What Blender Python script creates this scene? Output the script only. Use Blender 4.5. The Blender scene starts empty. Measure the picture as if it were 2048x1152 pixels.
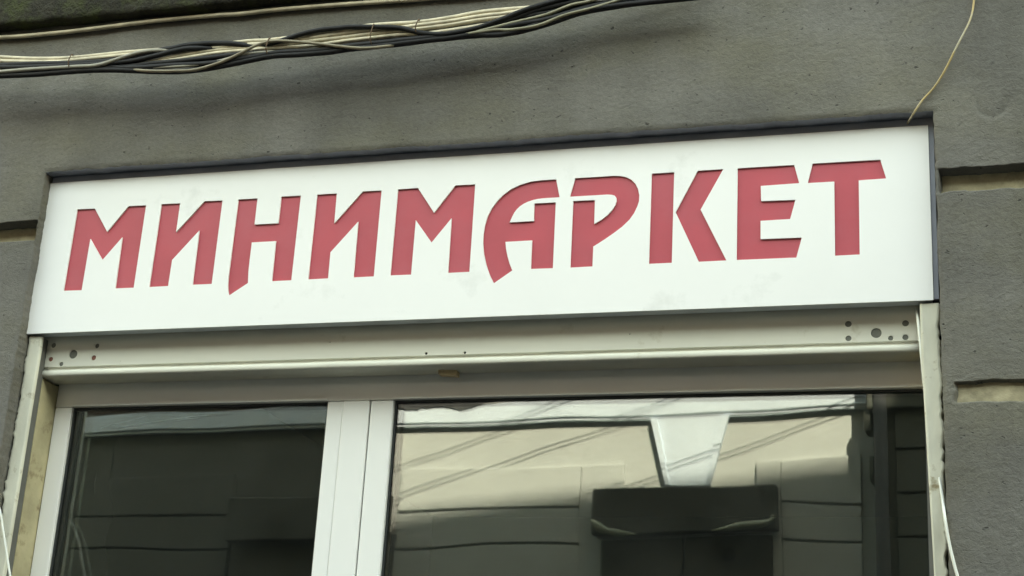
import bpy, bmesh, math, random
from mathutils import Vector, Matrix, noise
random.seed(7)
S = bpy.context.scene
COL = S.collection

# ------------------------------------------------------------------ camera
cam_data = bpy.data.cameras.new('camera')
cam_data.sensor_width = 36.0
cam_data.lens = 57.135
cam_data.clip_start = 0.05
cam_data.clip_end = 400.0
cam = bpy.data.objects.new('camera', cam_data)
COL.objects.link(cam)
rot = Matrix(((0.9596, 0.0406, 0.2786), (0.2759, -0.3321, -0.9020), (0.0559, 0.9424, -0.3299)))
cam.matrix_world = Matrix.Translation((0.0, -3.631, 1.6)) @ rot.to_4x4()
S.camera = cam

# ------------------------------------------------------------------ sky, sun, exposure
SUN_EL, SUN_AZ = math.radians(48.0), math.radians(30.0)      # the sun stands behind our own building
sun_vec = Vector((math.sin(SUN_AZ) * math.cos(SUN_EL), math.cos(SUN_AZ) * math.cos(SUN_EL), math.sin(SUN_EL)))
world = bpy.data.worlds.new('World')
S.world = world
world.use_nodes = True
wn = world.node_tree
wn.nodes.clear()
sky = wn.nodes.new('ShaderNodeTexSky')
sky.sky_type = 'NISHITA'
sky.sun_disc = False
sky.sun_elevation = SUN_EL
sky.sun_rotation = SUN_AZ
sky.air_density = 2.5
sky.dust_density = 1.0
sky.ozone_density = 0.0
bg = wn.nodes.new('ShaderNodeBackground')
bg.inputs['Strength'].default_value = 0.12
wo = wn.nodes.new('ShaderNodeOutputWorld')
wn.links.new(sky.outputs['Color'], bg.inputs['Color'])
wn.links.new(bg.outputs['Background'], wo.inputs['Surface'])
sun_data = bpy.data.lights.new('sun', 'SUN')
sun_data.energy = 2.3
sun_data.angle = math.radians(0.53)
sun_data.color = (1.0, 0.985, 0.965)
sun = bpy.data.objects.new('sun', sun_data)
sun.rotation_euler = sun_vec.to_track_quat('Z', 'Y').to_euler()
sun.location = (4, 8, 24)
COL.objects.link(sun)
S.view_settings.view_transform = 'Standard'
S.view_settings.look = 'None'
S.view_settings.gamma = 1.0
S.view_settings.use_curve_mapping = False
S.view_settings.exposure = 3.78
S.view_settings.use_white_balance = True
S.view_settings.white_balance_temperature = 9300
S.view_settings.white_balance_tint = 11.5
S.cycles.max_bounces = 12
S.cycles.transparent_max_bounces = 16
S.cycles.caustics_reflective = False
S.cycles.caustics_refractive = False

# ------------------------------------------------------------------ measured shapes, in metres
LETTERS = [
 ["М",[[[-2.4073,3.2279],[-2.3524,3.2268],[-2.3031,3.1554],[-2.2487,3.2279],[-2.1942,3.2271],[-2.1967,2.9875],[-2.2527,2.9879],[-2.2537,3.1359],[-2.3046,3.0724],[-2.3519,3.1365],[-2.3549,2.9869],[-2.4112,2.9878]]]],
 ["И",[[[-2.1474,3.228],[-2.0908,3.2271],[-2.0915,3.1431],[-2.0181,3.2289],[-1.964,3.2278],[-1.9654,2.9881],[-2.0222,2.9883],[-2.0224,3.1433],[-2.0922,3.0621],[-2.0939,2.9878],[-2.1504,2.9873]]]],
 ["Н",[[[-1.9172,3.228],[-1.8607,3.2276],[-1.8607,3.1521],[-1.7917,3.1519],[-1.7916,3.2288],[-1.7348,3.2281],[-1.7363,2.9882],[-1.792,2.9881],[-1.7932,3.1009],[-1.8625,3.1007],[-1.8628,3.0528],[-1.8625,3.0175],[-1.86,2.9861],[-1.911,2.9531],[-1.9156,2.9687],[-1.9181,2.9834],[-1.9191,3.0113]]]],
 ["И",[[[-1.6881,3.2282],[-1.6319,3.2278],[-1.6306,3.1432],[-1.5585,3.2292],[-1.5055,3.2286],[-1.5059,2.9885],[-1.5623,2.9884],[-1.5635,3.1436],[-1.6333,3.0614],[-1.6328,2.9888],[-1.6889,2.9884]]]],
 ["М",[[[-1.4599,3.229],[-1.4045,3.2291],[-1.3548,3.1568],[-1.3022,3.23],[-1.2479,3.2294],[-1.2474,2.9891],[-1.3046,2.9889],[-1.3059,3.1384],[-1.3553,3.0741],[-1.4033,3.1387],[-1.404,2.9887],[-1.4608,2.9893]]]],
 ["А",[[[-1.032,3.2296],[-1.0206,3.1796],[-1.0643,3.1794],[-1.0793,3.1783],[-1.0916,3.1759],[-1.1037,3.1723],[-1.1145,3.1672],[-1.1238,3.1612],[-1.1316,3.1536],[-1.138,3.1443],[-1.1429,3.1337],[-1.1489,3.1184],[-1.0852,3.1185],[-1.0864,3.167],[-1.03,3.1664],[-1.0289,2.9887],[-1.0861,2.9894],[-1.087,3.066],[-1.1568,3.0657],[-1.154,3.0459],[-1.1489,3.0259],[-1.1423,3.006],[-1.1344,2.9875],[-1.1808,2.9554],[-1.1926,2.9776],[-1.204,3.0061],[-1.2124,3.0375],[-1.2165,3.066],[-1.2168,3.0888],[-1.2146,3.1143],[-1.2089,3.1383],[-1.1991,3.1599],[-1.1863,3.1787],[-1.1706,3.195],[-1.1515,3.2094],[-1.1271,3.2206],[-1.0999,3.2276],[-1.0724,3.2298]]]],
 ["Р",[[[-0.9821,3.2298],[-0.9171,3.2296],[-0.8821,3.2299],[-0.866,3.2283],[-0.8512,3.2244],[-0.8376,3.217],[-0.8266,3.2056],[-0.8189,3.1904],[-0.815,3.1732],[-0.8152,3.1564],[-0.8193,3.1421],[-0.8267,3.1249],[-0.838,3.108],[-0.8559,3.0903],[-0.8765,3.0747],[-0.8998,3.0585],[-0.9276,3.0413],[-0.9275,2.9886],[-0.9842,2.9882],[-0.9847,3.1674],[-0.9283,3.1666],[-0.9276,3.1018],[-0.9098,3.112],[-0.8943,3.124],[-0.8828,3.1374],[-0.8753,3.1502],[-0.8725,3.1612],[-0.8738,3.1698],[-0.878,3.1754],[-0.8856,3.1781],[-0.8964,3.1794],[-0.9942,3.1794]]]],
 ["К",[[[-0.7851,3.2295],[-0.7281,3.2294],[-0.7285,2.9887],[-0.7854,2.9887]],[[-0.669,3.2298],[-0.6052,3.2297],[-0.6601,3.1247],[-0.5947,2.9884],[-0.662,2.9882],[-0.7222,3.1219]]]],
 ["Е",[[[-0.5699,3.2296],[-0.4319,3.2293],[-0.4197,3.1802],[-0.5128,3.1787],[-0.5118,3.1387],[-0.4288,3.137],[-0.4416,3.0875],[-0.5128,3.0869],[-0.5125,3.0395],[-0.4138,3.0383],[-0.427,2.9875],[-0.57,2.9883]]]],
 ["Т",[[[-0.3874,3.2299],[-0.2264,3.2294],[-0.2134,3.1793],[-0.278,3.1783],[-0.2783,2.9881],[-0.3358,2.9878],[-0.336,3.179],[-0.3994,3.179]]]],
]
CABLES = [
 ["cream",0.0052,[[-2.7936,-0.102,3.6676],[-2.6428,-0.102,3.6493],[-2.5288,-0.1001,3.6354],[-2.4084,-0.098,3.6288],[-2.2544,-0.0952,3.6319],[-2.1569,-0.0934,3.6317],[-2.0218,-0.0909,3.6313],[-1.8777,-0.0882,3.6362],[-1.8161,-0.087,3.6341],[-1.7,-0.0848,3.6409],[-1.6012,-0.0829,3.6506],[-1.5042,-0.081,3.6542],[-1.3969,-0.0788,3.6524],[-1.3107,-0.0771,3.6582],[-1.2296,-0.0754,3.6673],[-1.1487,-0.0738,3.669],[-1.0685,-0.0721,3.6692],[-0.9764,-0.0702,3.6784],[-0.8725,-0.0679,3.6936],[-0.6548,-0.066,3.7366]]],
 ["cream",0.005,[[-2.7884,-0.105,3.6512],[-2.6382,-0.105,3.6347],[-2.4692,-0.1021,3.6197],[-2.405,-0.101,3.6192],[-2.2513,-0.0982,3.6224],[-2.1691,-0.0967,3.6219],[-2.0933,-0.0953,3.6188],[-2.0175,-0.0939,3.6218],[-1.8748,-0.0912,3.6238],[-1.8136,-0.09,3.6232],[-1.6976,-0.0878,3.6301],[-1.5986,-0.0859,3.6368],[-1.5299,-0.0845,3.6399],[-1.446,-0.0828,3.6387],[-1.395,-0.0818,3.6417],[-1.3088,-0.0801,3.6461],[-1.2277,-0.0784,3.6538],[-1.1471,-0.0768,3.657],[-1.0545,-0.0748,3.6692],[-0.937,-0.0723,3.6935],[-0.6544,-0.069,3.7434]]],
 ["grey",0.0048,[[-2.769,-0.118,3.5971],[-2.6223,-0.118,3.5938],[-2.5259,-0.1163,3.5941],[-2.3929,-0.114,3.5914],[-2.3202,-0.1127,3.5904],[-2.2684,-0.1117,3.6016],[-2.2289,-0.1109,3.6123],[-2.1906,-0.1102,3.6199],[-2.1344,-0.1051,3.6236],[-2.0232,-0.0849,3.6194],[-1.909,-0.0747,3.6234],[-1.7346,-0.0714,3.6272]]],
 ["cream",0.0046,[[-2.7866,-0.104,3.6389],[-2.6369,-0.104,3.6241],[-2.4037,-0.1,3.6072],[-2.2333,-0.0969,3.5907],[-2.1421,-0.0952,3.5988],[-2.1069,-0.0946,3.6052],[-2.0038,-0.0926,3.6151],[-1.908,-0.0908,3.6164],[-1.8059,-0.0889,3.6156],[-1.727,-0.0874,3.6196],[-1.5978,-0.0849,3.6238],[-1.5292,-0.0835,3.6285],[-1.4455,-0.0818,3.6289],[-1.3946,-0.0808,3.6319],[-1.3084,-0.0791,3.6363],[-1.2274,-0.0774,3.644],[-1.1469,-0.0758,3.6487],[-1.0543,-0.0738,3.661],[-0.9112,-0.0708,3.6975],[-0.6547,-0.068,3.7498]]],
 ["cream",0.0044,[[-2.8078,-0.076,3.6502],[-2.4008,-0.0716,3.623],[-2.2416,-0.0839,3.598],[-2.1044,-0.0966,3.5948],[-1.9749,-0.0941,3.6057],[-1.8986,-0.0927,3.6071],[-1.804,-0.0909,3.6069],[-1.696,-0.0888,3.6055],[-1.5959,-0.0869,3.6122],[-1.4994,-0.085,3.616],[-1.4439,-0.0838,3.6173],[-1.3815,-0.0826,3.615],[-1.2795,-0.0805,3.6211],[-1.1721,-0.0783,3.6309]]],
 ["tan",0.0034,[[-2.792,-0.092,3.6248],[-2.5459,-0.0903,3.6074],[-2.3879,-0.0876,3.6013],[-2.2705,-0.0976,3.5844],[-2.1509,-0.1137,3.5583],[-2.0754,-0.1123,3.5525],[-2.0117,-0.1111,3.552],[-1.9377,-0.1097,3.5703],[-1.8809,-0.1085,3.5942],[-1.8451,-0.1078,3.6108],[-1.8055,-0.107,3.6196],[-1.765,-0.1063,3.6177],[-1.6879,-0.1048,3.6054],[-1.5741,-0.1026,3.5827],[-1.5177,-0.1015,3.5767],[-1.4529,-0.0901,3.5854],[-1.377,-0.0735,3.6048],[-1.2431,-0.0657,3.6197],[-1.0436,-0.0615,3.6492],[-0.6562,-0.056,3.7137]]],
 ["grey",0.0036,[[-2.799,-0.084,3.6326],[-2.4892,-0.0812,3.6164],[-2.3239,-0.0885,3.5952],[-2.2363,-0.1021,3.5776],[-2.0969,-0.1046,3.5703],[-2.0181,-0.1031,3.5702],[-1.9497,-0.1018,3.5768],[-1.864,-0.1002,3.5925],[-1.7225,-0.0914,3.5932],[-1.5898,-0.0696,3.6118],[-1.3838,-0.0605,3.6359],[-1.1796,-0.0563,3.6479]]],
 ["cream",0.0044,[[-1.8163,-0.085,3.6276],[-1.7005,-0.0828,3.624],[-1.5875,-0.0806,3.6326],[-1.4899,-0.0787,3.6422],[-1.3965,-0.0768,3.6387],[-1.3103,-0.0751,3.6446],[-1.2292,-0.0734,3.6522],[-1.1349,-0.0715,3.6528]]],
 ["cream",0.004,[[-2.7928,-0.101,3.66],[-2.6424,-0.101,3.6435],[-2.4807,-0.0982,3.6274],[-2.3862,-0.0966,3.6229],[-2.2481,-0.0941,3.6273],[-2.1263,-0.0919,3.6251],[-1.9919,-0.0894,3.6264],[-1.8745,-0.0872,3.6304],[-1.787,-0.0855,3.6292],[-1.6727,-0.0833,3.6362],[-1.588,-0.0816,3.6425]]],
 ["olive",0.0036,[[-1.4514,-0.0628,3.6173],[-1.3094,-0.0701,3.609],[-1.2215,-0.0884,3.6055],[-1.1421,-0.0868,3.6205],[-1.0502,-0.0848,3.6372],[-0.9816,-0.0833,3.66],[-0.9245,-0.0821,3.6693],[-0.7799,-0.079,3.7137]]],
 ["olive",0.0036,[[-1.4514,-0.0628,3.6173],[-1.3074,-0.0751,3.6032],[-1.2481,-0.089,3.6005],[-1.1812,-0.0876,3.605],[-1.141,-0.0868,3.6016],[-1.0671,-0.0852,3.6084],[-0.9973,-0.0837,3.6326],[-0.9068,-0.0818,3.6505],[-0.7791,-0.079,3.6849]]],
 ["black",0.0056,[[-2.7797,-0.11,3.6241],[-2.6321,-0.11,3.6191],[-2.5044,-0.1078,3.6137],[-2.4001,-0.106,3.607],[-2.2857,-0.1039,3.6056],[-2.194,-0.1022,3.6136],[-2.1294,-0.101,3.6268],[-2.0996,-0.1004,3.6289],[-2.0481,-0.0995,3.6354],[-1.9766,-0.0981,3.6341],[-1.9139,-0.097,3.6274],[-1.8441,-0.0856,3.6163],[-1.732,-0.0734,3.6109]]],
 ["black",0.0056,[[-2.7756,-0.108,3.5963],[-2.6281,-0.108,3.59],[-2.5309,-0.1063,3.5872],[-2.3979,-0.104,3.5861],[-2.2837,-0.1019,3.5849],[-2.2181,-0.1007,3.5844],[-2.1625,-0.0997,3.5877],[-2.095,-0.0984,3.5884],[-1.984,-0.0964,3.5917],[-1.8672,-0.0942,3.5959],[-1.7793,-0.0925,3.5874],[-1.6643,-0.0903,3.5826],[-1.5801,-0.0886,3.5876],[-1.4967,-0.087,3.5941],[-1.3865,-0.0847,3.5997],[-1.3047,-0.0831,3.6031],[-1.2241,-0.0814,3.6124],[-1.145,-0.0798,3.6347],[-1.0795,-0.0784,3.6552],[-1.0008,-0.0767,3.6685],[-0.9098,-0.0748,3.6835],[-0.6537,-0.072,3.733]]],
 ["black",0.0056,[[-2.7726,-0.111,3.5914],[-2.6252,-0.111,3.5851],[-2.5138,-0.1091,3.5812],[-2.3953,-0.107,3.5813],[-2.2808,-0.1049,3.577],[-2.1422,-0.1024,3.5617],[-2.0667,-0.101,3.5559],[-1.9929,-0.0996,3.5577],[-1.9061,-0.098,3.5674],[-1.806,-0.096,3.5805],[-1.7197,-0.0944,3.5795],[-1.6345,-0.0927,3.5801],[-1.5786,-0.0916,3.5844],[-1.4949,-0.09,3.5865],[-1.3575,-0.0872,3.5928],[-1.3031,-0.0861,3.5941],[-1.2225,-0.0844,3.6019],[-1.143,-0.0828,3.6155],[-1.0506,-0.0808,3.625],[-0.9726,-0.0792,3.6412],[-0.8818,-0.0772,3.6491],[-0.7918,-0.0753,3.6525],[-0.6518,-0.075,3.654]]],
 ["black",0.0054,[[-2.778,-0.113,3.6256],[-2.6287,-0.113,3.611],[-2.5165,-0.1111,3.6037],[-2.397,-0.109,3.599],[-2.237,-0.1061,3.5971],[-2.1478,-0.1044,3.6083],[-2.0966,-0.1034,3.6179],[-2.0449,-0.1025,3.6229],[-1.9754,-0.0911,3.6209],[-1.8753,-0.0792,3.6059]]],
 ["black",0.0054,[[-2.5476,-0.0903,3.6169],[-2.3841,-0.0956,3.6062],[-2.2271,-0.1049,3.5785],[-2.0912,-0.1024,3.5754],[-1.9796,-0.1004,3.5727],[-1.8636,-0.0982,3.5815],[-1.7778,-0.0965,3.5896],[-1.6631,-0.0943,3.5863],[-1.579,-0.0926,3.5928],[-1.4953,-0.091,3.5948],[-1.3988,-0.089,3.5986],[-1.3168,-0.0874,3.6006]]],
 ["black",0.0048,[[-1.9643,-0.0838,3.6237],[-1.8425,-0.0896,3.6186],[-1.7796,-0.1005,3.6221],[-1.7237,-0.0994,3.6369],[-1.6675,-0.0983,3.6457],[-1.6108,-0.0972,3.6468],[-1.5826,-0.0966,3.6474],[-1.5147,-0.0953,3.6416],[-1.4415,-0.0938,3.6324],[-1.399,-0.093,3.6185],[-1.3709,-0.0925,3.6102],[-1.3158,-0.0914,3.6042],[-1.2352,-0.0897,3.6134],[-1.1692,-0.0883,3.6325],[-1.1039,-0.0869,3.6558],[-1.0384,-0.0855,3.6718],[-0.9602,-0.0839,3.6865],[-0.6524,-0.08,3.7368]]],
 ["black",0.0056,[[-1.8788,-0.0732,3.6124],[-1.7275,-0.0804,3.5964],[-1.6086,-0.0882,3.5875],[-1.4412,-0.0848,3.5901],[-1.3591,-0.0832,3.595],[-1.2504,-0.081,3.5977],[-1.1431,-0.0788,3.5974],[-1.0969,-0.0778,3.6037],[-1.0381,-0.0765,3.6174],[-0.9604,-0.0749,3.6395],[-0.8698,-0.0729,3.6502],[-0.7671,-0.071,3.6567],[-0.6274,-0.071,3.6623]]],
 ["black",0.0054,[[-1.5053,-0.068,3.6107],[-1.3352,-0.0746,3.6061],[-1.2499,-0.083,3.5995],[-1.1823,-0.0816,3.5938],[-1.1424,-0.0808,3.5963],[-1.09,-0.0796,3.6092],[-1.0381,-0.0785,3.6279],[-0.9344,-0.0763,3.6534],[-0.8439,-0.0744,3.6626],[-0.6528,-0.073,3.6894]]],
 ["black",0.0056,[[-1.4516,-0.0618,3.6149],[-1.3098,-0.0691,3.6096],[-1.2257,-0.0774,3.6176],[-1.1462,-0.0758,3.637],[-1.0933,-0.0746,3.6441],[-1.0142,-0.073,3.6517],[-0.9359,-0.0713,3.6621],[-0.8451,-0.0694,3.6655],[-0.6536,-0.068,3.6866]]],
 ["black",0.0052,[[-2.7848,-0.102,3.6223],[-2.636,-0.102,3.6125],[-2.476,-0.0992,3.6031],[-2.3504,-0.097,3.5963],[-2.2271,-0.0948,3.5928],[-2.1058,-0.0926,3.5893],[-1.9571,-0.0898,3.5897],[-1.8115,-0.087,3.5931],[-1.6673,-0.0843,3.5874]]],
]
TIES = [[[-2.4056,-0.104,3.6333],[-2.3976,-0.104,3.5846]],[[-1.8136,-0.093,3.6352],[-1.8077,-0.093,3.5837]],[[-1.5186,-0.0873,3.6522],[-1.5129,-0.0873,3.588]],[[-1.3936,-0.0848,3.6548],[-1.3901,-0.0848,3.6103]]]
WIRES = {
 "cornice": [[-2.8753,-0.012,3.7738],[-2.7223,-0.012,3.7677],[-2.6221,-0.012,3.7648],[-2.4748,-0.012,3.7655],[-2.2989,-0.012,3.7711],[-2.1887,-0.012,3.7732],[-2.0331,-0.012,3.7722],[-1.9561,-0.012,3.7693],[-1.8353,-0.012,3.7714],[-1.6273,-0.012,3.7676],[-1.4531,-0.012,3.7622],[-1.1994,-0.012,3.7574],[-0.6645,-0.012,3.7543]],
 "yellow": [[0.0156,-0.006,3.6987],[0.0056,-0.006,3.617],[-0.0056,-0.012,3.5604],[-0.0368,-0.016,3.4937],[-0.0679,-0.01,3.4327],[-0.0948,-0.006,3.3905],[-0.1223,-0.006,3.3596],[-0.1403,-0.008,3.3311],[-0.1493,0.004,3.3217],[-0.1575,0.026,3.3207],[-0.1653,0.062,3.3234],[-0.1698,0.075,3.3164]],
 "white": [[-0.155,0.1,2.8766],[-0.1506,0.06,2.8382],[-0.1477,0.05,2.8006],[-0.1443,0.046,2.7508],[-0.1414,0.048,2.6974],[-0.1373,0.05,2.6445],[-0.1291,0.05,2.5856],[-0.122,0.05,2.5273],[-0.1149,0.048,2.4693],[-0.1074,0.03,2.4085],[-0.1025,-0.004,2.3566],[-0.0965,-0.008,2.3063],[-0.0885,-0.01,2.2624],[-0.0784,-0.01,2.2194],[-0.0517,-0.012,2.1291]],
 "left": [[-2.5487,-0.012,2.492],[-2.4959,-0.012,2.4183],[-2.466,-0.012,2.3695],[-2.4454,-0.012,2.3134],[-2.4246,-0.012,2.2554],[-2.4014,-0.012,2.1918],[-2.3575,-0.012,2.0919]],
}
ROOF_Z, LEFT_X, RIGHT_X = 16.05, -0.11, 4.36      # roof line behind which the sun stands

# ------------------------------------------------------------------ materials
def ramp2(nt, src, c0, c1, p0, p1):
    r = nt.nodes.new('ShaderNodeValToRGB')
    r.color_ramp.elements[0].position, r.color_ramp.elements[1].position = p0, p1
    r.color_ramp.elements[0].color = (*c0, 1)
    r.color_ramp.elements[1].color = (*c1, 1)
    nt.links.new(src, r.inputs['Fac'])
    return r.outputs['Color']

def noise_tex(nt, scale, detail=4.0, rough=0.55, stretch=None, dist=0.0):
    t = nt.nodes.new('ShaderNodeTexCoord')
    n = nt.nodes.new('ShaderNodeTexNoise')
    n.inputs['Scale'].default_value = scale
    n.inputs['Detail'].default_value = detail
    n.inputs['Roughness'].default_value = rough
    n.inputs['Distortion'].default_value = dist
    if stretch:
        m = nt.nodes.new('ShaderNodeMapping')
        m.inputs['Scale'].default_value = stretch
        nt.links.new(t.outputs['Object'], m.inputs['Vector'])
        nt.links.new(m.outputs['Vector'], n.inputs['Vector'])
    else:
        nt.links.new(t.outputs['Object'], n.inputs['Vector'])
    return n.outputs['Fac']

def mixc(nt, fac, a, b, mode='MIX'):
    m = nt.nodes.new('ShaderNodeMix')
    m.data_type = 'RGBA'
    m.blend_type = mode
    for sock, v in ((m.inputs[0], fac), (m.inputs[6], a), (m.inputs[7], b)):
        if hasattr(v, 'is_output'):
            nt.links.new(v, sock)
        else:
            sock.default_value = v if isinstance(v, float) else (*v, 1)
    return m.outputs[2]

def material(name, base, rough=0.6, var=0.15, scale=12.0, bump=0.0, bump_scale=120.0, dirt=None, dirt_scale=8.0,
             dirt_range=(0.55, 0.75), metallic=0.0, stretch=None, spec=0.35, bump_dist=0.002):
    m = bpy.data.materials.new(name)
    m.use_nodes = True
    nt = m.node_tree
    b = nt.nodes['Principled BSDF']
    b.inputs['Roughness'].default_value = rough
    b.inputs['Metallic'].default_value = metallic
    b.inputs['Specular IOR Level'].default_value = spec
    lo = tuple(c * (1 - var) for c in base)
    hi = tuple(min(1, c * (1 + var)) for c in base)
    col = ramp2(nt, noise_tex(nt, scale, 6.0, 0.6, stretch), lo, hi, 0.3, 0.7)
    if dirt:
        f = ramp2(nt, noise_tex(nt, dirt_scale, 7.0, 0.65), (0, 0, 0), (1, 1, 1), *dirt_range)
        col = mixc(nt, f, col, dirt)
    nt.links.new(col, b.inputs['Base Color'])
    if bump:
        bm_ = nt.nodes.new('ShaderNodeBump')
        bm_.inputs['Strength'].default_value = bump
        bm_.inputs['Distance'].default_value = bump_dist
        nt.links.new(noise_tex(nt, bump_scale, 5.0, 0.6), bm_.inputs['Height'])
        nt.links.new(bm_.outputs['Normal'], b.inputs['Normal'])
    return m

def stucco_material(name, base):
    """grey painted render: trowel relief, fine sand grain, small dark pits, faint yellowish and dark weathering"""
    m = bpy.data.materials.new(name)
    m.use_nodes = True
    nt = m.node_tree
    b = nt.nodes['Principled BSDF']
    b.inputs['Roughness'].default_value = 0.85
    b.inputs['Specular IOR Level'].default_value = 0.3
    lo = tuple(c * 0.86 for c in base)
    hi = tuple(c * 1.14 for c in base)
    col = ramp2(nt, noise_tex(nt, 3.2, 8.0, 0.62), lo, hi, 0.3, 0.7)
    yel = ramp2(nt, noise_tex(nt, 1.9, 5.0, 0.6, (1, 1, 1.7)), (0, 0, 0), (0.55, 0.55, 0.55), 0.46, 0.72)
    col = mixc(nt, yel, col, (base[0] * 1.02, base[1] * 0.98, base[2] * 0.68))
    fine = ramp2(nt, noise_tex(nt, 95, 4.0, 0.7), (0.88, 0.88, 0.88), (1.12, 1.12, 1.12), 0.32, 0.68)
    col = mixc(nt, 1.0, col, fine, 'MULTIPLY')
    streak = ramp2(nt, noise_tex(nt, 7.0, 5.0, 0.6, (1, 1, 0.16)), (0.90, 0.90, 0.88), (1.05, 1.05, 1.05), 0.34, 0.62)
    col = mixc(nt, 1.0, col, streak, 'MULTIPLY')
    patch = ramp2(nt, noise_tex(nt, 1.3, 3.0, 0.5, (1, 1, 1.6)), (0.88, 0.88, 0.88), (1.12, 1.12, 1.13), 0.42, 0.58)
    col = mixc(nt, 1.0, col, patch, 'MULTIPLY')
    pit = ramp2(nt, noise_tex(nt, 60, 3.0, 0.5, (1, 1, 1.4), 0.4), (0, 0, 0), (1, 1, 1), 0.665, 0.73)
    col = mixc(nt, pit, col, tuple(c * 0.42 for c in base))
    chip = ramp2(nt, noise_tex(nt, 33, 6.0, 0.6, None, 0.6), (0, 0, 0), (1, 1, 1), 0.755, 0.79)
    col = mixc(nt, chip, col, (0.36, 0.36, 0.33))
    nt.links.new(col, b.inputs['Base Color'])
    h1 = noise_tex(nt, 62, 6.0, 0.62, (1, 1, 1.3), 0.6)
    h2 = noise_tex(nt, 320, 3.0, 0.6)
    add = nt.nodes.new('ShaderNodeMath')
    add.operation = 'MULTIPLY_ADD'
    nt.links.new(h2, add.inputs[0])
    add.inputs[1].default_value = 0.35
    nt.links.new(h1, add.inputs[2])
    sub = nt.nodes.new('ShaderNodeMath')
    sub.operation = 'SUBTRACT'
    nt.links.new(add.outputs[0], sub.inputs[0])
    nt.links.new(pit, sub.inputs[1])
    bp = nt.nodes.new('ShaderNodeBump')
    bp.inputs['Strength'].default_value = 0.6
    bp.inputs['Distance'].default_value = 0.005
    nt.links.new(sub.outputs[0], bp.inputs['Height'])
    nt.links.new(bp.outputs['Normal'], b.inputs['Normal'])
    return m

def glass_material(name, wav, VEIL=0.013):
    m = bpy.data.materials.new(name)
    m.use_nodes = True
    nt = m.node_tree
    nt.nodes.clear()
    out = nt.nodes.new('ShaderNodeOutputMaterial')
    mix = nt.nodes.new('ShaderNodeMixShader')
    tr = nt.nodes.new('ShaderNodeBsdfTransparent')
    tr.inputs['Color'].default_value = (0.93, 0.96, 0.94, 1)
    gl = nt.nodes.new('ShaderNodeBsdfGlossy')
    gl.inputs['Roughness'].default_value = 0.0
    gl.inputs['Color'].default_value = (0.92, 0.98, 1.0, 1)
    dusty_veil = nt.nodes.new('ShaderNodeBsdfDiffuse')  # diffuse veil added to lift the dark panes, broken up like dust
    dusty_veil.inputs['Color'].default_value = (0.50, 0.54, 0.49, 1)
    dmix = nt.nodes.new('ShaderNodeMixShader')
    df = ramp2(nt, noise_tex(nt, 5.0, 8.0, 0.68, (1, 1, 0.6), 0.5), (0.5 * VEIL,) * 3, (1.9 * VEIL,) * 3, 0.35, 0.72)
    nt.links.new(df, dmix.inputs['Fac'])
    fr = nt.nodes.new('ShaderNodeFresnel')
    fr.inputs['IOR'].default_value = 1.68
    bp = nt.nodes.new('ShaderNodeBump')
    bp.inputs['Strength'].default_value = 1.0
    bp.inputs['Distance'].default_value = wav
    nt.links.new(noise_tex(nt, 3.5, 0.0, 0.4), bp.inputs['Height'])
    nt.links.new(bp.outputs['Normal'], gl.inputs['Normal'])
    nt.links.new(fr.outputs['Fac'], mix.inputs['Fac'])
    nt.links.new(tr.outputs['BSDF'], mix.inputs[1])
    nt.links.new(gl.outputs['BSDF'], mix.inputs[2])
    nt.links.new(mix.outputs['Shader'], dmix.inputs[1])
    nt.links.new(dusty_veil.outputs['BSDF'], dmix.inputs[2])
    nt.links.new(dmix.outputs['Shader'], out.inputs['Surface'])
    return m

M = {}
M['stucco'] = stucco_material('grey_stucco', (0.133, 0.127, 0.114))
M['groove_cream'] = material('bare_cream_render', (0.38, 0.33, 0.22), 0.9, 0.2, 30, 0.4, 160, (0.16, 0.14, 0.09), 14, (0.5, 0.75))
M['moss'] = material('mossy_cornice', (0.026, 0.025, 0.018), 0.95, 0.4, 20, 0.9, 90, (0.045, 0.055, 0.018), 11, (0.48, 0.66), bump_dist=0.01)
M['soffit_black'] = material('near_black', (0.022, 0.020, 0.018), 0.95, 0.4, 20, 0.5, 80)  # near-black tone, used on the vent
M['sign_white'] = material('sign_white', (0.80, 0.80, 0.785), 0.38, 0.02, 3, 0, 100, (0.63, 0.635, 0.615), 6, (0.60, 0.84), spec=0.4)
M['sign_red'] = material('sign_red', (0.47, 0.058, 0.08), 0.5, 0.06, 9, 0, 100, (0.46, 0.072, 0.096), 6, (0.45, 0.7), spec=0.5)
M['sign_case'] = material('sign_casing', (0.55, 0.585, 0.62), 0.5, 0.08, 9)
M['slate'] = material('slate_blue_tone', (0.23, 0.245, 0.285), 0.6, 0.1, 9)  # slate blue of the soffit and the added backing
M['box_cream'] = material('cream_enamel', (0.71, 0.70, 0.61), 0.42, 0.05, 7, 0.12, 6, (0.42, 0.38, 0.26), 9, (0.62, 0.80), stretch=(0.4, 1, 5), bump_dist=0.004)
M['plug_grey'] = material('grey_plug', (0.16, 0.165, 0.14), 0.7, 0.1, 60)
M['plug_rust'] = material('rusty_screw', (0.24, 0.10, 0.075), 0.8, 0.2, 200)
M['plug_dark'] = material('drilled_hole', (0.03, 0.03, 0.025), 0.9, 0.1, 60)
M['strip_white'] = material('old_white_paint', (0.60, 0.59, 0.49), 0.6, 0.14, 14, 0.45, 45, (0.27, 0.22, 0.13), 17, (0.57, 0.68), stretch=(1, 1, 0.35))
M['jamb_ochre'] = material('ochre_plaster', (0.42, 0.37, 0.235), 0.85, 0.25, 7, 0.5, 60, (0.20, 0.15, 0.085), 15, (0.56, 0.70))
M['slot'] = material('dark_slot', (0.13, 0.13, 0.12), 0.8, 0.1, 20)
M['pvc'] = material('white_plastic', (0.80, 0.795, 0.765), 0.33, 0.015, 5, spec=0.5)
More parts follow.
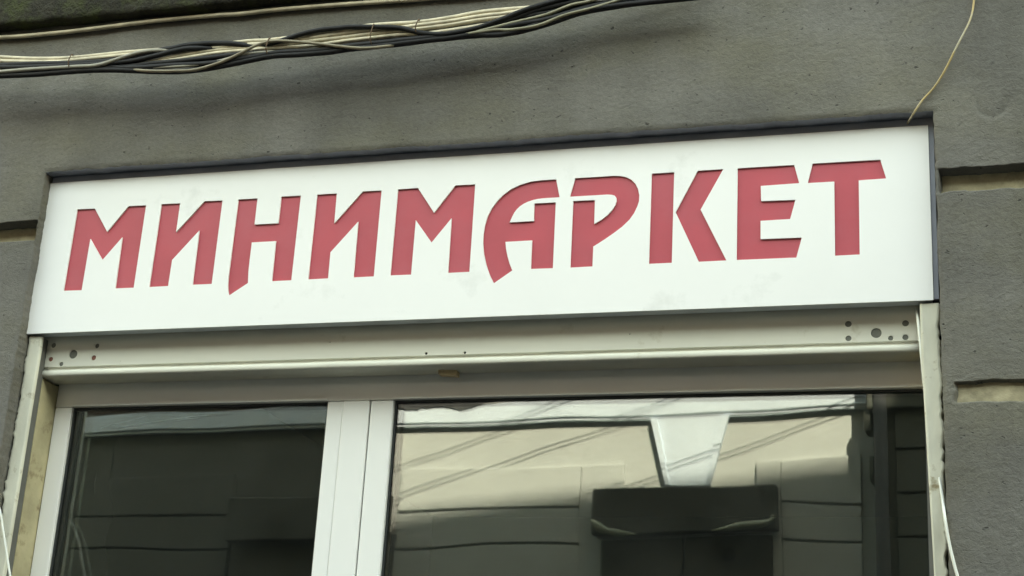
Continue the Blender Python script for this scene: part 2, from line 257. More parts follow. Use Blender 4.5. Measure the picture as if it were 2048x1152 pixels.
M['gasket'] = material('black_gasket', (0.03, 0.034, 0.034), 0.6, 0.05, 20)
M['glass_a'] = glass_material('window_glass', 0.0006)
M['glass_b'] = glass_material('inner_glass', 0.0007)
M['film'] = glass_material('clear_film', 0.0, 0.16)
_fm = M['film'].node_tree
for _n in _fm.nodes:
    if _n.type == 'BSDF_GLOSSY':
        _n.inputs['Roughness'].default_value = 0.5
    if _n.type == 'BSDF_TRANSPARENT':
        _n.inputs['Color'].default_value = (0.97, 0.98, 0.97, 1)
    if _n.type == 'FRESNEL':
        _n.inputs['IOR'].default_value = 1.03
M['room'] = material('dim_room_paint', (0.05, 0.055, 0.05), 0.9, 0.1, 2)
M['cream'] = material('cream_cable', (0.50, 0.44, 0.325), 0.55, 0.28, 24, 0, 60, (0.30, 0.22, 0.12), 9, (0.58, 0.75))
M['grey'] = material('grey_cable', (0.25, 0.235, 0.19), 0.5, 0.15, 24)
M['tan'] = material('tan_cable', (0.21, 0.18, 0.125), 0.5, 0.15, 24)
M['olive'] = material('olive_cable', (0.22, 0.205, 0.14), 0.5, 0.15, 24)
M['black'] = material('black_cable', (0.016, 0.016, 0.017), 0.6, 0.25, 24, spec=0.2)
M['tie'] = material('rusty_tie_wire', (0.10, 0.06, 0.035), 0.7, 0.3, 60)
M['yellow_wire'] = material('yellowed_wire', (0.42, 0.31, 0.14), 0.45, 0.25, 15, 0, 60, (0.42, 0.38, 0.28), 9, (0.5, 0.6))
M['white_wire'] = material('white_wire', (0.68, 0.70, 0.65), 0.4, 0.05, 15)
M['wood'] = material('raw_wood', (0.60, 0.46, 0.28), 0.8, 0.2, 30, stretch=(1, 8, 8))
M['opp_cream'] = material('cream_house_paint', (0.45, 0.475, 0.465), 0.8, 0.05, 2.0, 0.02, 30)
M['opp_shade'] = material('shaded_right_wall', (0.125, 0.135, 0.12), 0.85, 0.08, 2.0, 0.2, 30)  # cream wall darkened to stand for shade at the right end
M['opp_shade_left'] = material('shaded_left_wall', (0.095, 0.10, 0.092), 0.85, 0.08, 2.0, 0.2, 30)  # shade on the left of the cream house, put into the colour
M['opp_dim'] = material('low_bounce_storey', (0.08, 0.06, 0.05), 0.9, 0.2, 6.0, 0.2, 30)  # brown-black tone chosen to cut light bounced back from the unseen storey
M['opp_white'] = material('white_trim_paint', (0.58, 0.67, 0.76), 0.7, 0.03, 3.0, 0.02, 30)
M['opp_dark'] = material('dark_shutter_paint', (0.06, 0.062, 0.055), 0.7, 0.1, 3.0)
M['opp_pale'] = material('pale_awning_cloth', (0.26, 0.28, 0.22), 0.8, 0.1, 6.0)
M['shade_and_pipe'] = material('jagged_shade_and_pipe', (0.07, 0.075, 0.08), 0.8, 0.2, 9)  # dark tone of the jagged painted shadow and of the drainpipe
M['asphalt'] = material('asphalt', (0.05, 0.05, 0.05), 0.9, 0.2, 6, 0.5, 200)
M['paving'] = material('paving', (0.060, 0.058, 0.054), 0.9, 0.15, 3, 0.4, 120)
M['upper'] = material('upper_storey_render', (0.16, 0.157, 0.135), 0.9, 0.1, 1)

# ------------------------------------------------------------------ builders
def put(name, bm, mat, parent=None, smooth=False):
    bmesh.ops.recalc_face_normals(bm, faces=bm.faces)
    me = bpy.data.meshes.new(name)
    bm.to_mesh(me)
    bm.free()
    me.materials.append(mat)
    if smooth:
        for p in me.polygons:
            p.use_smooth = True
    o = bpy.data.objects.new(name, me)
    COL.objects.link(o)
    if parent:
        o.parent = parent
    return o

def tag(o, label=None, category=None, group=None, kind=None):
    for k, v in (('label', label), ('category', category), ('group', group), ('kind', kind)):
        if v:
            o[k] = v
    return o

def thing(name, label, category, loc=(0, 0, 0), rotz=0.0, group=None):
    o = bpy.data.objects.new(name, None)
    o.empty_display_size = 0.1
    o.location = loc
    o.rotation_euler = (0, 0, rotz)
    COL.objects.link(o)
    return tag(o, label, category, group)

def add_box(bm, x0, x1, y0, y1, z0, z1, bevel=0.0, seg=2):
    r = bmesh.ops.create_cube(bm, size=1.0, matrix=Matrix.Translation(((x0 + x1) / 2, (y0 + y1) / 2, (z0 + z1) / 2))
                              @ Matrix.Diagonal((abs(x1 - x0), abs(y1 - y0), abs(z1 - z0), 1)))
    if bevel:
        es = set()
        for v in r['verts']:
            es.update(v.link_edges)
        bmesh.ops.bevel(bm, geom=list(es), offset=bevel, segments=seg, affect='EDGES', profile=0.5)

def box(name, x0, x1, y0, y1, z0, z1, mat, parent=None, bevel=0.0):
    bm = bmesh.new()
    add_box(bm, x0, x1, y0, y1, z0, z1, bevel)
    return put(name, bm, mat, parent)

def spline(pts, step):
    ps = [Vector(p) for p in pts]
    ps = [ps[0] * 2 - ps[1]] + ps + [ps[-1] * 2 - ps[-2]]
    out = []
    for i in range(1, len(ps) - 2):
        p0, p1, p2, p3 = ps[i - 1:i + 3]
        n = max(2, int((p2 - p1).length / step))
        for k in range(n):
            t = k / n
            out.append(0.5 * (2 * p1 + (p2 - p0) * t + (2 * p0 - 5 * p1 + 4 * p2 - p3) * t * t + (3 * p1 - p0 - 3 * p2 + p3) * t ** 3))
    out.append(ps[-2])
    return out

def add_tube(bm, pts, r, seg=8):
    rings = []
    ref = Vector((0, 0.3, 1)).normalized()
    for i, p in enumerate(pts):
        d = (pts[min(i + 1, len(pts) - 1)] - pts[max(i - 1, 0)]).normalized()
        a = d.cross(ref)
        if a.length < 1e-4:
            a = d.orthogonal()
        a.normalize()
        b = a.cross(d)
        ref = b
        rr = r(i / max(1, len(pts) - 1)) if callable(r) else r
        rings.append([bm.verts.new(p + (a * math.cos(q) + b * math.sin(q)) * rr) for q in (2 * math.pi * k / seg for k in range(seg))])
    for u, v in zip(rings, rings[1:]):
        for k in range(seg):
            bm.faces.new((u[k], u[(k + 1) % seg], v[(k + 1) % seg], v[k]))
    bm.faces.new(list(reversed(rings[0])))
    bm.faces.new(rings[-1])

def tube(name, pts, r, mat, parent=None, step=0.012, seg=8):
    bm = bmesh.new()
    add_tube(bm, spline(pts, step), r, seg)
    return put(name, bm, mat, parent, True)

def fill_loops(bm, loops, y):
    """flat face in the XZ plane bounded by the first loop, the others are holes; returns vert loops"""
    vl, es = [], []
    for lp in loops:
        vs = [bm.verts.new((x, y, z)) for x, z in lp]
        vl.append(vs)
        es += [bm.edges.new((vs[i], vs[(i + 1) % len(vs)])) for i in range(len(vs))]
    bmesh.ops.triangle_fill(bm, edges=es, use_beauty=True, use_dissolve=False, normal=(0, -1, 0))
    return vl

def wall_of(bm, vs, dy):
    back = [bm.verts.new(v.co + Vector((0, dy, 0))) for v in vs]
    for i in range(len(vs)):
        j = (i + 1) % len(vs)
        bm.faces.new((vs[i], vs[j], back[j], back[i]))
    return back

def fn(x, z, s, seed=0.0):
    return noise.noise(Vector((x * s, seed, z * s)))

def frange(a, b, step):
    n = max(1, round((b - a) / step))
    return [a + (b - a) * i / n for i in range(n + 1)]

# ================================================================== the setting: street and pavements
bm = bmesh.new()
add_box(bm, -70, 70, -7.1, -1.6, -0.3, 0.0)
tag(put('street', bm, M['asphalt']), kind='structure')
bm = bmesh.new()
add_box(bm, -70, 70, -1.6, 12, -0.3, 0.12, 0.01)
tag(put('pavement', bm, M['paving']), kind='structure')
bm = bmesh.new()
add_box(bm, -70, 70, -24, -7.1, -0.3, 0.12, 0.01)
tag(put('pavement', bm, M['paving']), kind='structure')

# ================================================================== our building
OX0, OX1, OZ1 = -2.505, -0.098, 3.3335          # opening of the shop window in the facade
house = thing('shop_facade', 'grey stucco shop facade with horizontal grooves around the sign and window', 'building')
GROOVES = [(-13.0, OX0 - 0.007, 3.128, 3.187, 0.042), (-0.088, 9.0, 3.121, 3.180, 0.034),
           (-13.0, -2.545, 2.612, 2.660, 0.013), (-0.070, 9.0, 2.612, 2.660, 0.013)]

def wall_depth(x, z):
    d = 0.0022 * fn(x, z, 2.2, 1.3) + 0.0013 * fn(x, z, 9.0, 4.1) + 0.0008 * fn(x, z * 1.9, 30.0, 7.7) + 0.0003 * fn(x, z * 2.2, 62.0, 2.7)
    e = 0.0050 * fn(x, z, 14.0, 9.9) + 0.0035 * fn(x, z, 45.0, 3.3)
    for gx0, gx1, gz0, gz1, gd in GROOVES:
        inx = min(x - gx0, gx1 - x) + e
        inz = min(z - gz0, gz1 - z) + e * 0.7
        t = min(inx, inz)
        if t > 0:
            d += gd * min(1.0, t / 0.003) + (0.008 if t > 0.004 else 0)
    # trowel scar to the right of the sign: a shallow curved scratch under a smoothed patch
    px, pz = x - 0.037, z - 3.352
    r = math.hypot(px / 0.035, pz / 0.044)
    if pz < 0.005:
        d += 0.0045 * math.exp(-((r - 1.0) / 0.13) ** 2) * (0.7 + 0.5 * fn(x, z, 60, 2.0))
    if r < 1.0 and pz < 0.03:
        d -= 0.0014 * (1 - r)
    return d

xs = frange(-13, -3.0, 1.0)[:-1] + frange(-3.0, OX0, 0.009)[:-1] + frange(OX0, OX1, 0.009)[:-1] + frange(OX1, 0.45, 0.006)[:-1] + frange(0.45, 9.0, 0.95)
zs = frange(0.0, 2.1, 0.3)[:-1] + frange(2.1, 2.60, 0.008)[:-1] + frange(2.60, 2.675, 0.0025)[:-1] + frange(2.675, 3.11, 0.008)[:-1] \
    + frange(3.11, 3.20, 0.0025)[:-1] + frange(3.20, OZ1, 0.007)[:-1] + frange(OZ1, 3.80, 0.008)
bm = bmesh.new()
grid = []
ix0, ix1 = min(range(len(xs)), key=lambda i: abs(xs[i] - OX0)), min(range(len(xs)), key=lambda i: abs(xs[i] - OX1))
iz1 = min(range(len(zs)), key=lambda i: abs(zs[i] - OZ1))
iz0 = min(range(len(zs)), key=lambda i: abs(zs[i] - 0.9))
def wall_point(i, j):
    x, z = xs[i], zs[j]
    vx, vz, yy = x, z, wall_depth(x, z)
    edge = 0.0
    if iz0 <= j <= iz1 and i in (ix0, ix1):
        vx += 0.0022 * fn(0, z, 28.0, 5.5) + 0.0022 * fn(0, z, 90.0, 6.5)
        edge = 0.0035
    if j == iz1 and ix0 <= i <= ix1:
        vz += 0.0026 * fn(x, 0, 24.0, 8.5) + 0.0026 * fn(x, 0, 80.0, 2.5)
        edge = 0.0035
    return (vx, yy + edge, vz)
for j in range(len(zs)):
    grid.append([bm.verts.new(wall_point(i, j)) for i in range(len(xs))])
for j in range(len(zs) - 1):
    for i in range(len(xs) - 1):
        if ix0 <= i < ix1 and iz0 <= j < iz1:
            continue
        bm.faces.new((grid[j][i], grid[j][i + 1], grid[j + 1][i + 1], grid[j + 1][i]))
put('stucco_wall', bm, M['stucco'], house, True)
# the reveal (thickness of the wall round the opening)
bm = bmesh.new()
def reveal_strip(idx):
    a, b_ = [], []
    for (i, j) in idx:
        p = Vector(wall_point(i, j))
        a.append(bm.verts.new(p))
        q = p.copy()
        if i == ix0: q.x = OX0
        if i == ix1: q.x = OX1
        if j == iz1: q.z = OZ1
        q.y = 0.16
        b_.append(bm.verts.new(q))
    for k in range(len(a) - 1):
        bm.faces.new((a[k], a[k + 1], b_[k + 1], b_[k]))
reveal_strip([(ix0, j) for j in range(iz0, iz1 + 1)])
reveal_strip([(ix1, j) for j in range(iz1, iz0 - 1, -1)])
reveal_strip([(i, iz0) for i in range(ix1, ix0 - 1, -1)])
put('reveal', bm, M['stucco'], house)
bm = bmesh.new()
reveal_strip([(i, iz1) for i in range(ix0, ix1 + 1)])
put('soffit', bm, M['slate'], house)
for gx0, gx1, gz0, gz1, gd in GROOVES:
    bm = bmesh.new()
    gxs = frange(max(gx0, -3.2), min(gx1 - 0.006, 0.6), 0.01)
    n = 5
    rows = [[bm.verts.new((x, gd + 0.0015 + 0.0016 * fn(x, z, 40, 1.1), z)) for x in gxs] for z in frange(gz0 - 0.003, gz1 + 0.003, (gz1 - gz0) / n)]
    for r0, r1 in zip(rows, rows[1:]):
        for k in range(len(gxs) - 1):
            bm.faces.new((r0[k], r0[k + 1], r1[k + 1], r1[k]))
    put('groove_lining', bm, M['groove_cream'], house, True)
# solid masonry behind the render, upper storeys and roof
bm = bmesh.new()
add_box(bm, -60, -13.002, 0.0, 6, 0.1, 3.82)
add_box(bm, 9.002, 60, 0.0, 6, 0.1, 3.82)
add_box(bm, -13, -2.56, 0.055, 6, 0.1, 3.82)
add_box(bm, -0.04, 9, 0.055, 6, 0.1, 3.82)
add_box(bm, -2.56, -0.04, 0.16, 6, 3.345, 3.82)
add_box(bm, -2.56, -0.04, 0.27, 0.5, 0.1, 0.9)
add_box(bm, -2.56, -0.04, 0.125, 0.159, 2.96, 3.36)
put('masonry', bm, M['upper'], house)
bm = bmesh.new()
add_box(bm, -60, 60, 0.02, 8, 3.82, ROOF_Z)
put('upper_storey', bm, M['upper'], house)
bm = bmesh.new()
add_box(bm, -60, LEFT_X, 0.02, 8, ROOF_Z + 0.002, ROOF_Z + 6.5)  # unseen taller roof part, raised to shade the house opposite
put('attic_sun_block', bm, M['upper'], house)
bm = bmesh.new()
add_box(bm, RIGHT_X, 60, 0.02, 0.32, ROOF_Z + 0.002, ROOF_Z + 6.5)  # thin unseen wall, added to keep sun off the house opposite
put('roof_sun_screen', bm, M['upper'], house)
bm = bmesh.new()
add_box(bm, -60, 60, -0.75, 0.019, 6.60, 6.76, 0.015)  # unseen slab and parapet, added to block the sky overhead
add_box(bm, -60, 60, -0.71, -0.67, 6.762, 7.6, 0.01)
put('sky_shade_slab', bm, M['upper'], house)
# weathered string cornice over the cables: dark soffit and mossy nose
def profile_run(name, prof, x0, x1, mat, parent, step=0.02, rough=0.0):
    bm = bmesh.new()
    rows = []
    for x in frange(x0, x1, step):
        rows.append([bm.verts.new((x, y + rough * fn(x, z, 22, y * 9), z + rough * fn(x, y, 19, z * 7 + 3))) for y, z in prof])
    for r0, r1 in zip(rows, rows[1:]):
        for k in range(len(prof) - 1):
            bm.faces.new((r0[k], r0[k + 1], r1[k + 1], r1[k]))
    bm.faces.new(rows[0])
    bm.faces.new(list(reversed(rows[-1])))
    return put(name, bm, mat, parent, True)
co = profile_run('cornice', [(0.03, 3.792), (-0.010, 3.790), (-0.034, 3.790), (-0.040, 3.792), (-0.044, 3.802), (-0.046, 3.845), (-0.048, 3.885), (-0.049, 3.90), (-0.050, 3.93), (0.03, 3.97)],
                 -4.0, 2.0, M['moss'], house, 0.012, 0.006)

# dark room behind the window
bm = bmesh.new()
add_box(bm, -3.4, 0.8, 0.30, 3.6, 0.16, 3.10)
bmesh.ops.delete(bm, geom=[f for f in bm.faces if abs(f.calc_center_median().y - 0.30) < 1e-4], context='FACES')
put('room', bm, M['room'], house)

# ================================================================== sign
sign = thing('shop_sign', 'white sign box with recessed red lettering МИНИМАРКЕТ set over the shop window', 'sign', (-1.31, 0.06, 2.867))
def rel(o, root):
    o.matrix_parent_inverse = Matrix.Translation(root.location).inverted()
    return o
SX0, SX1, SZ0, SZ1, SY = -2.5127, -0.1127, 2.8675, 3.3123, 0.035
bm = bmesh.new()
loops = [[(SX0, SZ0), (SX1, SZ0), (SX1, SZ1), (SX0, SZ1)]]
for ch, polys in LETTERS:
    loops += polys
vl = fill_loops(bm, loops, SY)
for vs in vl:
    wall_of(bm, vs, 0.0042)
rel(put('face_plate', bm, M['sign_white'], sign), sign)
bm = bmesh.new()
add_box(bm, SX0 + 0.003, SX1 - 0.003, SY + 0.0125, SY + 0.045, SZ0 + 0.003, SZ1 - 0.003, 0.002)
rel(put('casing', bm, M['sign_case'], sign), sign)
bm = bmesh.new()
add_box(bm, -2.503, -0.1005, SY + 0.004, SY + 0.024, SZ1 + 0.0006, 3.3320)  # backing added so the dark gap round the sign comes out lighter
add_box(bm, SX1 + 0.0006, -0.1005, SY + 0.004, SY + 0.024, SZ0 + 0.004, SZ1 + 0.0004)
rel(put('gap_backing', bm, M['slate'], sign), sign)
def grown(poly, d):
    n = len(poly)
    area = sum(poly[i][0] * poly[(i + 1) % n][1] - poly[(i + 1) % n][0] * poly[i][1] for i in range(n))
    sg = 1 if area > 0 else -1
    out = []
    for i in range(n):
        a, b, c = Vector(poly[i - 1]), Vector(poly[i]), Vector(poly[(i + 1) % n])
        e0, e1 = (b - a).normalized(), (c - b).normalized()
        n0, n1 = Vector((e0.y, -e0.x)) * sg, Vector((e1.y, -e1.x)) * sg
        m = (n0 + n1)
        m = m.normalized() if m.length > 1e-3 else n0
        out.append(tuple(b + m * d / max(0.5, m.dot(n0))))
    return out
for ch, polys in LETTERS:
    bm = bmesh.new()
    for poly in polys:
        vs = fill_loops(bm, [grown(poly, 0.0022)], SY + 0.0044)[0]
        wall_of(bm, vs, 0.004)
    o = rel(put('letter', bm, M['sign_red'], sign), sign)
    o['label'] = 'red letter ' + ch

# ================================================================== roller shutter box under the sign
shut = thing('shutter_box', 'cream metal roller shutter box with screw holes under the white sign', 'shutter box', (-1.3, 0.085, 2.758))
BX0, BX1, BY = -2.492, -0.134, 0.085
plugs = [(-2.3828, 2.8212, 0.0125, 'plug_grey'), (-2.4502, 2.8093, 0.0068, 'plug_rust'), (-2.3184, 2.8093, 0.0072, 'plug_rust'), (-2.4155, 2.7945, 0.0064, 'plug_grey'),
         (-2.3135, 2.843, 0.0068, 'plug_grey'), (-2.4483, 2.8489, 0.0075, 'plug_grey'), (-0.2468, 2.8083, 0.0125, 'plug_grey'), (-0.3112, 2.7974, 0.0072, 'plug_grey'),
         (-0.1804, 2.7954, 0.0072, 'plug_grey'), (-0.2141, 2.7945, 0.0062, 'plug_grey'), (-0.3112, 2.833, 0.0080, 'plug_grey'), (-0.1794, 2.8301, 0.0080, 'plug_grey'),
         (-1.3649, 2.7924, 0.0036, 'plug_dark'), (-1.2618, 2.7912, 0.0036, 'plug_dark'), (-1.6325, 2.8311, 0.0018, 'plug_dark'), (-0.8386, 2.8261, 0.0018, 'plug_dark'),
         (-2.2371, 2.7974, 0.0016, 'plug_dark')]
def circ(x, z, r, n=20):
    return [(x + r * math.cos(2 * math.pi * k / n), z + r * math.sin(2 * math.pi * k / n)) for k in range(n)]
bm = bmesh.new()
vl = fill_loops(bm, [[(BX0, 2.7868), (BX1, 2.7868), (BX1, 2.915), (BX0, 2.915)]] + [circ(x, z, r) for x, z, r, k in plugs], BY)
for vs in vl[1:]:
    wall_of(bm, vs, 0.004)
rel(put('face_plate', bm, M['box_cream'], shut), shut)
lip = profile_run('bottom_lip', [(BY, 2.7868), (BY + 0.0020, 2.7862), (BY + 0.0065, 2.7850), (BY + 0.0060, 2.7790), (BY + 0.0010, 2.7768), (BY - 0.0030, 2.7755), (BY - 0.0050, 2.7725), (BY - 0.0056, 2.7680), (BY - 0.0050, 2.7632), (BY - 0.0025, 2.7592), (BY + 0.004, 2.7587), (0.160, 2.7587), (0.160, 2.915)],
                  BX0, BX1, M['box_cream'], shut, 0.05, 0.0006)
rel(lip, shut)
for x, z, r, k in plugs:
    bm = bmesh.new()
    dep = 0.0028 if k != 'plug_dark' else 0.0036
    bmesh.ops.create_cone(bm, cap_ends=True, segments=20, radius1=r * 1.02, radius2=r * 0.9, depth=0.002,
                          matrix=Matrix.Translation((x, BY + dep, z)) @ Matrix.Rotation(math.pi / 2, 4, 'X'))
    rel(put({'plug_grey': 'hole_plug', 'plug_rust': 'rusty_screw', 'plug_dark': 'screw_hole'}[k], bm, M[k], shut), shut)
wedge = bmesh.new()
add_box(wedge, -1.343, -1.293, 0.124, 0.1485, 2.7445, 2.7577, 0.001)
for v in wedge.verts:
    if v.co.x < -1.335:
        v.co.z += 0.004
tag(put('wood_block', wedge, M['wood']), 'small raw wood block stuck under the middle of the shutter box', 'block')

# ================================================================== guide strips at both sides of the opening
def guide_strip(label, x_out, x_in, y0, seed, flip, group):
    t = thing('guide_rail', label, 'rail', ((x_out + x_in) / 2, y0, 0.9), 0, group)
    bm = bmesh.new()
    rows = []
    zz = frange(0.9, 2.862, 0.006)
    for z in zz:
        tz = max(0.0, min(1.0, (2.74 - z) / 0.5))
        xi = x_in + (0.014 * tz if flip else 0.0)
        rag = 0.0055 * fn(0, z, 17, seed) + 0.0055 * fn(0, z, 60, seed + 2) + 0.003 * fn(0, z, 160, seed + 4)
        sgn = 1 if flip else -1
        cols = []
        for k in range(7):
            u = k / 6
            x = xi + (x_out + sgn * rag - xi) * u
            cols.append(bm.verts.new((x, y0 + 0.0012 * fn(x * 3, z, 12, seed) + (-0.006 * abs(rag) / 0.004 * max(0, u - 0.7)), z)))
        cols.append(bm.verts.new((x_out + sgn * (rag + 0.003), y0 + 0.012, z)))
        cols.insert(0, bm.verts.new((xi, y0 + 0.010, z)))
        rows.append(cols)
    for a, b in zip(rows, rows[1:]):
        for k in range(len(a) - 1):
            bm.faces.new((a[k], a[k + 1], b[k + 1], b[k]))
    o = put('painted_flange', bm, M['strip_white'], t, True)
    rel(o, t)
    xa, xb = sorted((x_in + (0.004 if flip else -0.004), x_out))
    rel(box('guide_channel', xa, xb, y0 + 0.0125, 0.084, 0.9, 2.862, M['slot'], t), t)
guide_strip('chipped white painted guide rail left of the dark window pane', -2.500, -2.462, 0.045, 11.0, False, 'shutter guide rails')
guide_strip('chipped white painted guide rail right of the reflecting pane, with a white wire on it', -0.1025, -0.1440, 0.042, 31.0, True, 'shutter guide rails')
jb = bmesh.new()
add_box(jb, -2.56, -2.466, 0.0865, 0.227, 0.9, 2.754)
tag(put('window_jamb', jb, M['jamb_ochre'], house), 'stained ochre plaster jamb')
jb = bmesh.new()
add_box(jb, -0.128, -0.06, 0.0865, 0.227, 0.9, 2.754)
put('window_jamb', jb, M['jamb_ochre'], house)

# ================================================================== window
win = thing('shop_window', 'white plastic window with two panes reflecting the street under the sign', 'window', (-1.3, 0.2, 0.9))
WY = 0.165
def wpart(name, *a, bevel=0.0, mat='pvc'):
    return rel(box(name, *a, M[mat], win, bevel), win)
fr = wpart('top_rail', -2.4643, -0.0991, WY, WY + 0.062, 2.6954, 2.79, bevel=0.002)
wpart('bottom_rail', -2.4643, -0.0991, WY, WY + 0.062, 0.9, 0.98, bevel=0.002)
wpart('stile', -2.4643, -2.4123, WY, WY + 0.062, 0.981, 2.6944, bevel=0.003)
wpart('stile', -1.6567, -1.6126, WY, WY + 0.062, 0.981, 2.6944, bevel=0.003)
wpart('mullion', -1.6121, -1.5383, WY - 0.0025, WY + 0.062, 0.981, 2.6944, bevel=0.0025)
wpart('stile', -1.5353, -1.4724, WY - 0.001, WY + 0.062, 0.981, 2.6944, bevel=0.004)
wpart('stile', -0.1407, -0.0991, WY + 0.004, WY + 0.062, 0.981, 2.6944, bevel=0.003, mat='gasket')
wpart('glazing_bead', -2.4118, -1.6572, WY - 0.003, WY + 0.02, 2.6961, 2.7038, bevel=0.0015)
wpart('glazing_bead', -1.4719, -0.1417, WY - 0.003, WY + 0.02, 2.6961, 2.7038, bevel=0.0015)
for (x0, x1) in ((-2.4123, -1.6567), (-1.4724, -0.1407)):
    bm = bmesh.new()
    add_box(bm, x0, x1, WY + 0.010, WY + 0.040, 2.6895, 2.6949)
    add_box(bm, x0, x1, WY + 0.010, WY + 0.040, 0.9805, 0.987)
    add_box(bm, x0, x0 + 0.005, WY + 0.010, WY + 0.040, 0.9875, 2.6890)
    add_box(bm, x1 - 0.005, x1, WY + 0.010, WY + 0.040, 0.9875, 2.6890)
    rel(put('gasket', bm, M['gasket'], win), win)
    a = wpart('pane', x0 + 0.002, x1 - 0.002, WY + 0.016, WY + 0.020, 0.985, 2.6919, mat='glass_a')
    b = wpart('pane', x0 + 0.002, x1 - 0.002, WY + 0.034, WY + 0.038, 0.985, 2.6919, mat='glass_b')
    rel(box('spacer', x0 + 0.002, x0 + 0.014, WY + 0.0205, WY + 0.0335, 0.99, 2.6900, M['plug_grey'], win), win)

# crumpled clear film, added for the pale ghost streaks in the left pane
flm = bmesh.new()
fu, fv = 26, 60
fr_ = []
for j in range(fv + 1):
    z = 2.20 + 0.485 * j / fv
    wd = 0.10 + 0.035 * fn(0, z, 9, 2.2) + (0.35 * max(0.0, (z - 2.655) / 0.03) if z > 2.655 else 0.0)
    fr_.append([flm.verts.new((-2.395 + wd * i / fu, 0.235 + 0.014 * fn(i * 0.05, z, 5, 5.2) + 0.004 * fn(i * 0.09, z, 11, 3.1), z + 0.006 * fn(i * 0.3, z, 8, 1.2))) for i in range(fu + 1)])
for r0, r1 in zip(fr_, fr_[1:]):
    for i in range(fu):
        flm.faces.new((r0[i], r0[i + 1], r1[i + 1], r1[i]))
tag(put('ghost_film', flm, M['film'], None, True), 'crumpled translucent film added for ghost streaks inside the left edge of the left pane', 'film')

# ================================================================== cables and wires
bun = thing('cable_bundle', 'sagging twisted bundle of cream and black cables tied with rusty wire', 'cables', (-1.7, -0.07, 3.6))
for col, r, pts in CABLES:
    rel(tube('cable', pts, r * (1.38 if col == 'black' else 1.22), M[col], bun, 0.012, 8), bun)
for top, bot in TIES:
    a, b = Vector(top), Vector(bot)
    c = (a + b) / 2
    h = (a - b).length / 2
    ring = []
    for k in range(25):
        q = 2 * math.pi * k / 24
        ring.append(c + (a - b).normalized() * h * 1.02 * math.cos(q) + Vector((0.004 * math.sin(q * 2), -0.022 * math.sin(q), 0)))
    bm = bmesh.new()
    add_tube(bm, ring, 0.0016, 6)
    add_tube(bm, [b, b + Vector((0.006, -0.006, -0.006)), b + Vector((0.014, -0.010, -0.004))], 0.0012, 5)
    rel(put('tie_wire', bm, M['tie'], bun, True), bun)
tag(tube('thin_cable', WIRES['cornice'], 0.0062, M['cream']), 'single cream cable running along the dark mossy cornice', 'cable')
tag(tube('hanging_wire', WIRES['yellow'], 0.0024, M['yellow_wire']), 'thin yellowed wire hanging down behind the top right corner of the sign', 'wire')
tag(tube('dangling_wire', WIRES['white'], 0.0036, M['white_wire']), 'white wire drooping from under the sign over the right guide rail', 'wire')
tag(tube('loose_wire', WIRES['left'], 0.0030, M['white_wire']), 'short white wire at the lower left corner by the left guide rail', 'wire')

# ================================================================== the house across the street (seen in the panes)
OPP_Y, OPP_R = -8.785, math.radians(4.0)
opp = thing('opposite_house', 'cream house with white keystone and cornice mirrored in the right window pane', 'house', (0, OPP_Y, 0.12), OPP_R)
def ob(name, x0, x1, y0, y1, z0, z1, mat, bevel=0.0, parent=None):
    return box(name, x0, x1, y0, y1, z0 - 0.12, z1 - 0.12, M[mat], parent or opp, bevel)
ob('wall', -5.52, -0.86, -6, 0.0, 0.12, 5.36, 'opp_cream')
ob('wall', -62, -5.522, -6, 0.0, 0.12, 5.36, 'opp_shade_left')
ob('upper_wall', -62, 62, -6, -0.02, 5.362, 8.7, 'opp_dim')
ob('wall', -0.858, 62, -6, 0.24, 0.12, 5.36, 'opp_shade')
ob('top_cornice', -62, 62, -0.3, 0.25, 8.702, 8.9, 'opp_dim', 0.03)
ob('cornice', -14, -0.862, 0.0005, 0.042, 5.135, 5.162, 'opp_white', 0.004)
ob('cornice', -14, -0.862, 0.0005, 0.056, 5.163, 5.335, 'opp_white', 0.010)
ob('cornice', -0.90, 9, 0.2405, 0.31, 5.05, 5.24, 'opp_shade', 0.02)
ob('quoin', -0.93, -0.86, 0.06, 0.27, 4.87, 5.049, 'opp_shade', 0.02)
ob('quoin', -0.895, -0.86, 0.06, 0.26, 4.50, 4.68, 'opp_shade', 0.03)
def courses(s0, s1, y0, mat, zl):
    for za, zb in zl:
        ob('course', s0, s1, y0 + 0.0005, y0 + 0.03, za + 0.012, zb - 0.012, mat, 0.006)
ZL = [(4.375, 4.752), (4.06, 4.375), (3.74, 4.06), (3.42, 3.74), (3.10, 3.42), (2.78, 3.10), (2.46, 2.78), (2.14, 2.46)]
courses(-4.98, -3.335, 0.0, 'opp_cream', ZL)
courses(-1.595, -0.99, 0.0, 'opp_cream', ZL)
courses(-12.0, -6.62, 0.0, 'opp_shade_left', ZL)
courses(-0.70, 6.0, 0.24, 'opp_shade', [(4.72, 5.04), (4.40, 4.72), (4.06, 4.40), (3.74, 4.06), (3.42, 3.74)])
